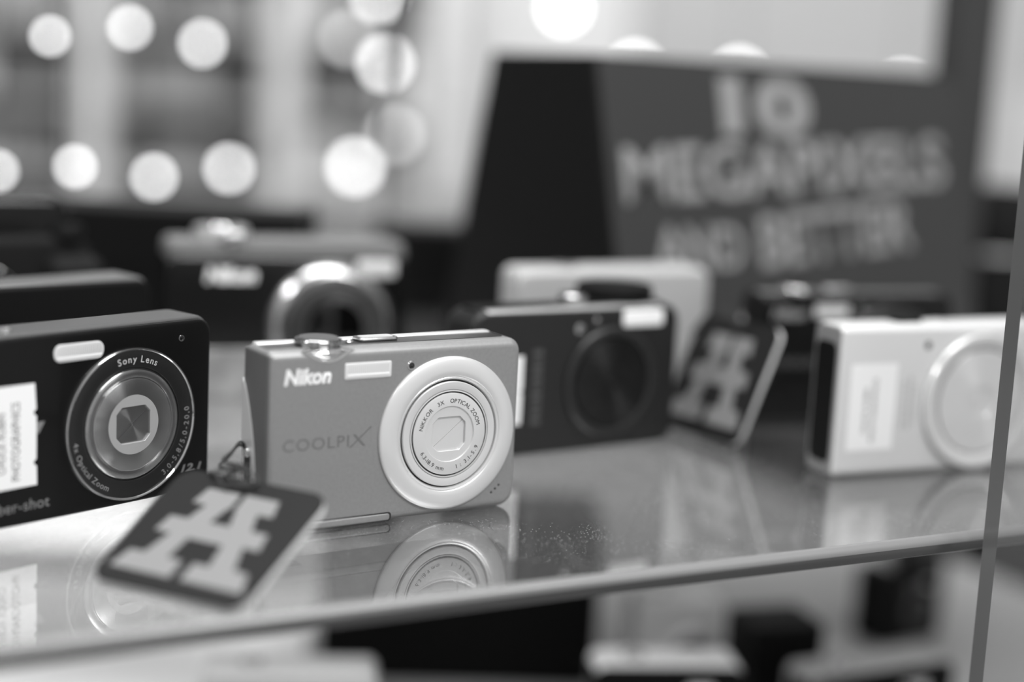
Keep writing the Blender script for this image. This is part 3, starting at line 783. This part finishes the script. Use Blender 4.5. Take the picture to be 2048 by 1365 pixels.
pd = thing('added_glow_panel', 'added glowing white panel on the deck, brightening the shelf glass below the left camera', 'added glow panel', (-410, 935, -169), 0.05)  # added glowing panel, there only to brighten the glass above it
obj('added_glow_casing', box_bm(0, 185, 0, 150, 0, 6), M_white, pd, bevel=1)
obj('lit_panel', prism(outline(6, 179, 6, 144, 4, 4), 5.9, 6.4, 'Z'), mat('added_glow', 240, 0.5, emit=1.1), pd)  # glowing face of the added panel
pp = obj('paper_sheet', box_bm(0, 300, 0, 200, 0, 0.4), M_sticker); pp.location = Vector((-398, 700, -169)) * S; pp.rotation_euler = (0, 0, 0.04)
tag(pp, 'white sheet of paper lying on the deck beside the large black carton', 'paper')

rod = obj('support_rod', lathe([(0, 0), (1.2, 0), (1.2, 640), (0, 640)], 0, 0, 16, 'Z', 0), mat('dark_post_metal', 66))
rod.location = Vector((-84, 985, -169)) * S
tag(rod, 'thin dark metal rod upright behind the shelf, crossing the blurred globe lamps', 'rod')

# ------------------------------------------------------------------ things on the deck, seen below and through the shelf
DZ = -169
carton('carton', 'large black carton on the pale deck under the middle of the shelf', 'box', (-90, 765, DZ), 0.05, 141, 60, 86, M_blackm)
plain_camera('white compact camera on the deck left of the large black carton', (-126, 640, DZ), 0.1, 76, 50, 24, M_white, M_white, M_satin, 17)
plain_camera('white-topped black compact camera on the deck, right of the large black carton', (44, 655, DZ), 0.12, 66, 56, 24, M_blackm, mat('white_top', 250, 0.5), M_black, 16)
plain_camera('small white camera on the deck behind the white-topped black one', (70, 745, DZ), 0.3, 44, 56, 22, M_white, M_white, M_satin, 15, flash=False)
carton('carton', 'narrow black carton on the deck right of the small white camera', 'box', (121, 712, DZ), 0.3, 36, 30, 57, M_blackm)
plain_camera('grey-topped black camera on the deck nearest the glass pane edge', (142, 668, DZ), 0.45, 80, 50, 24, M_blackm, mat('grey_top', 170, 0.4, 0.3), M_black, 18)
plain_camera('black compact camera on the deck at the back, left of the glass pane edge', (214, 850, DZ), 0.5, 46, 44, 24, M_blackm, M_blackm, M_black, 15)

# ------------------------------------------------------------------ the shop behind: floor, walls, counter, shelving, lamps
ce = obj('ceiling', box_bm(-3500, 3500, 900, 4600, 1800, 1860), mat('ceiling_paint', 215, 0.8)); tag(ce, kind='structure')
fl = obj('floor', box_bm(-3500, 3500, -1500, 4700, -1060, -1000), mat('floor_vinyl', 150, 0.4, noise=(2, 0.1))); tag(fl, kind='structure')
wl = obj('wall_back', box_bm(-3500, 3500, 4500, 4600, -1000, 1800), mat('wall_paint', 226, 0.7)); tag(wl, kind='structure')
wl = obj('wall_left', box_bm(-3500, -3400, 400, 4500, -1000, 1800), mat('wall_paint', 226)); tag(wl, kind='structure')
wl = obj('wall_right', box_bm(3400, 3500, 400, 4500, -1000, 1800), mat('wall_paint', 226)); tag(wl, kind='structure')

ct = thing('counter', 'dark shop counter running behind the showcase', 'counter', (-330, 2150, -1000), 0.02)
obj('cabinet', box_bm(0, 2300, 20, 560, 0, 890), M_blackm, ct, bevel=3)
obj('worktop', box_bm(-20, 2320, 0, 600, 890, 925), mat('counter_top_grey', 120, 0.5), ct, bevel=3)

# shelving unit against the back with white uprights and grey goods
su = thing('shelving_unit', 'pale shop shelving unit filling the blurred background at left', 'shelving', (-1250, 3050, -1000), 0.0)
for x in (0, 395, 760, 1060):
    obj('upright', box_bm(x, x + 55, 0, 400, 0, 1700), mat('shelf_white', 225, 0.5), su)
for z in (300, 620, 900, 1045, 1190, 1360, 1560):
    obj('shelf_board', box_bm(0, 1115, 5, 400, z, z + 16), mat('shelf_grey', 180, 0.5), su)
obj('back_panel', box_bm(0, 1115, 398, 410, 0, 1700), mat('shelf_back_grey', 145, 0.6), su)
random.seed(21)
gm = [mat('goods_dark', 104, 0.6), mat('goods_mid', 145, 0.6), mat('goods_light', 190, 0.6), mat('goods_pale', 205, 0.6)]
cname = ['dark grey', 'mid grey', 'light grey', 'pale']
rowname = {916: 'lowest visible shelf', 1061: 'middle shelf', 1206: 'upper shelf'}
bays = [('leftmost bay', 70, 385), ('second bay', 465, 750), ('third bay', 830, 1050)]
for z, hmax in ((916, 112), (1061, 118), (1206, 140)):
    for bn, bx0, bx1 in bays:
        x = bx0; k = 0
        while x < bx1 - 55:
            w = random.choice((60, 85, 110)); w = min(w, bx1 - x)
            ci = random.choice((0, 0, 1, 1, 2, 3)); h = hmax * random.uniform(0.6, 0.95)
            bm = box_bm(0, w - 8, 0, 160, 0, h)
            o = obj('goods_box', bm, gm[ci], None, bevel=2)
            o.location = Vector((-1250 + x, 3090, -1000 + z + 0.2)) * S
            tag(o, f'{cname[ci]} goods box on the {rowname[z]} of the shelving unit, {bn}', 'box', f'goods boxes, {cname[ci]}, {rowname[z]}, {bn}')
            x += w + 3; k += 1

# pale poster board standing to the right of the shelving
pb = thing('light_box', 'glowing white light box panel between shelving and black sign', 'light box', (-118, 3300, -1000), 0.0)
obj('panel', box_bm(0, 330, 0, 40, 60, 1500), mat('lit_panel', 205, 0.6, emit=0.05), pb)
obj('frame', box_bm(-12, 342, 5, 60, 0, 60), M_silver, pb)
pb = thing('light_box', 'glowing white light box panel beyond the dark upright at right', 'light box', (1010, 3300, -1000), 0.0)
obj('panel', box_bm(0, 300, 0, 40, 900, 1160), mat('lit_panel', 205), pb)
obj('stand', box_bm(120, 180, 10, 40, 0, 900), M_silver, pb)

# small globe lamps on two rails in front of the shelving
M_bulb = mat('lit_bulb', 255, 0.5, emit=9.0)
def at(px, py, d):
    v = fwd + rgt * ((px - 1024) / F_PX) + dwn * ((py - 682.5) / F_PX)
    return Vector((0, 0, EYE)) + v * d
def lamp_proto():
    t = thing('pendant_lamp', None, 'lamp', (0, 0, 0))
    obj('bulb', lathe([(0, -10), (4, -9.2), (7.1, -7.1), (9.2, -4), (10, 0), (9.2, 4), (7.1, 7.1), (4, 9.2), (0, 10)], 0, 0, 20, 'Z', 0), M_bulb, t)
    obj('socket', lathe([(0, 30), (6, 30), (6.5, 24), (6.5, 9.5), (4.5, 8.5), (0, 8.5)], 0, 0, 16, 'Z', 0), M_silver, t)
    return t
def copy_tree(o):
    c = o.copy(); C.objects.link(c)
    for ch in o.children:
        d = ch.copy(); C.objects.link(d); d.parent = c
        for g in ch.children:
            e = g.copy(); C.objects.link(e); e.parent = d
    return c
lamps = [(100, 72, 1150, 1, 'leftmost of the upper row of globe lamps'), (260, 55, 1300, 1, 'second from left in the upper row of globe lamps'),
         (405, 87, 1500, 1, 'third from left in the upper row of globe lamps'), (695, 78, 2500, .45, 'dim globe lamp left of the bright pair in the upper row'),
         (770, 127, 2700, 1.1, 'bright globe lamp in the upper row nearest the black sign'), (757, -12, 2800, 1, 'globe lamp cut by the top edge above the upper row'),
         (1128, 16, 2900, 1.1, 'globe lamp above the black side of the sign'), (1271, 138, 2900, 1.1, 'globe lamp peeping over the sign above its M'),
         (1478, 150, 2900, 1.1, 'globe lamp peeping over the sign above its digits'), (1806, 178, 2900, 1.2, 'globe lamp barely peeping over the right end of the sign'),
         (-5, 342, 1200, 1.3, 'lower row globe lamp cut by the left edge'), (150, 333, 1250, 1, 'lower row globe lamp right of the cut one'),
         (308, 354, 1450, 1, 'lowest globe lamp in the lower row'), (458, 337, 1700, 1, 'globe lamp above the chrome-lens camera'),
         (710, 334, 2900, 1.1, 'brightest globe lamp in the lower row, furthest right'), (789, 270, 3000, .4, 'dim globe lamp between upper and lower rows')]
proto = lamp_proto()
for i, (px, py, d, s, lb) in enumerate(lamps):
    o = proto if i == 0 else copy_tree(proto)
    o.location = at(px, py, d) * S
    k = d / 2300.0 * (1 - 494.0 / d) / 0.83
    for ch in o.children:
        ch.scale = (k, k, k)
        if s < 0.6 and ch.name.startswith('bulb'):
            ch.data = ch.data.copy(); ch.data.materials[0] = mat('dim_bulb', 255, 0.5, emit=3.6)
    top = 1800.0 - o.location.z / S
    obj('hanging_wire', lathe([(0, 28 * k), (1.0, 28 * k), (1.0, top), (0, top)], 0, 0, 8, 'Z', 0), M_blackm, o)
    o['label'] = lb
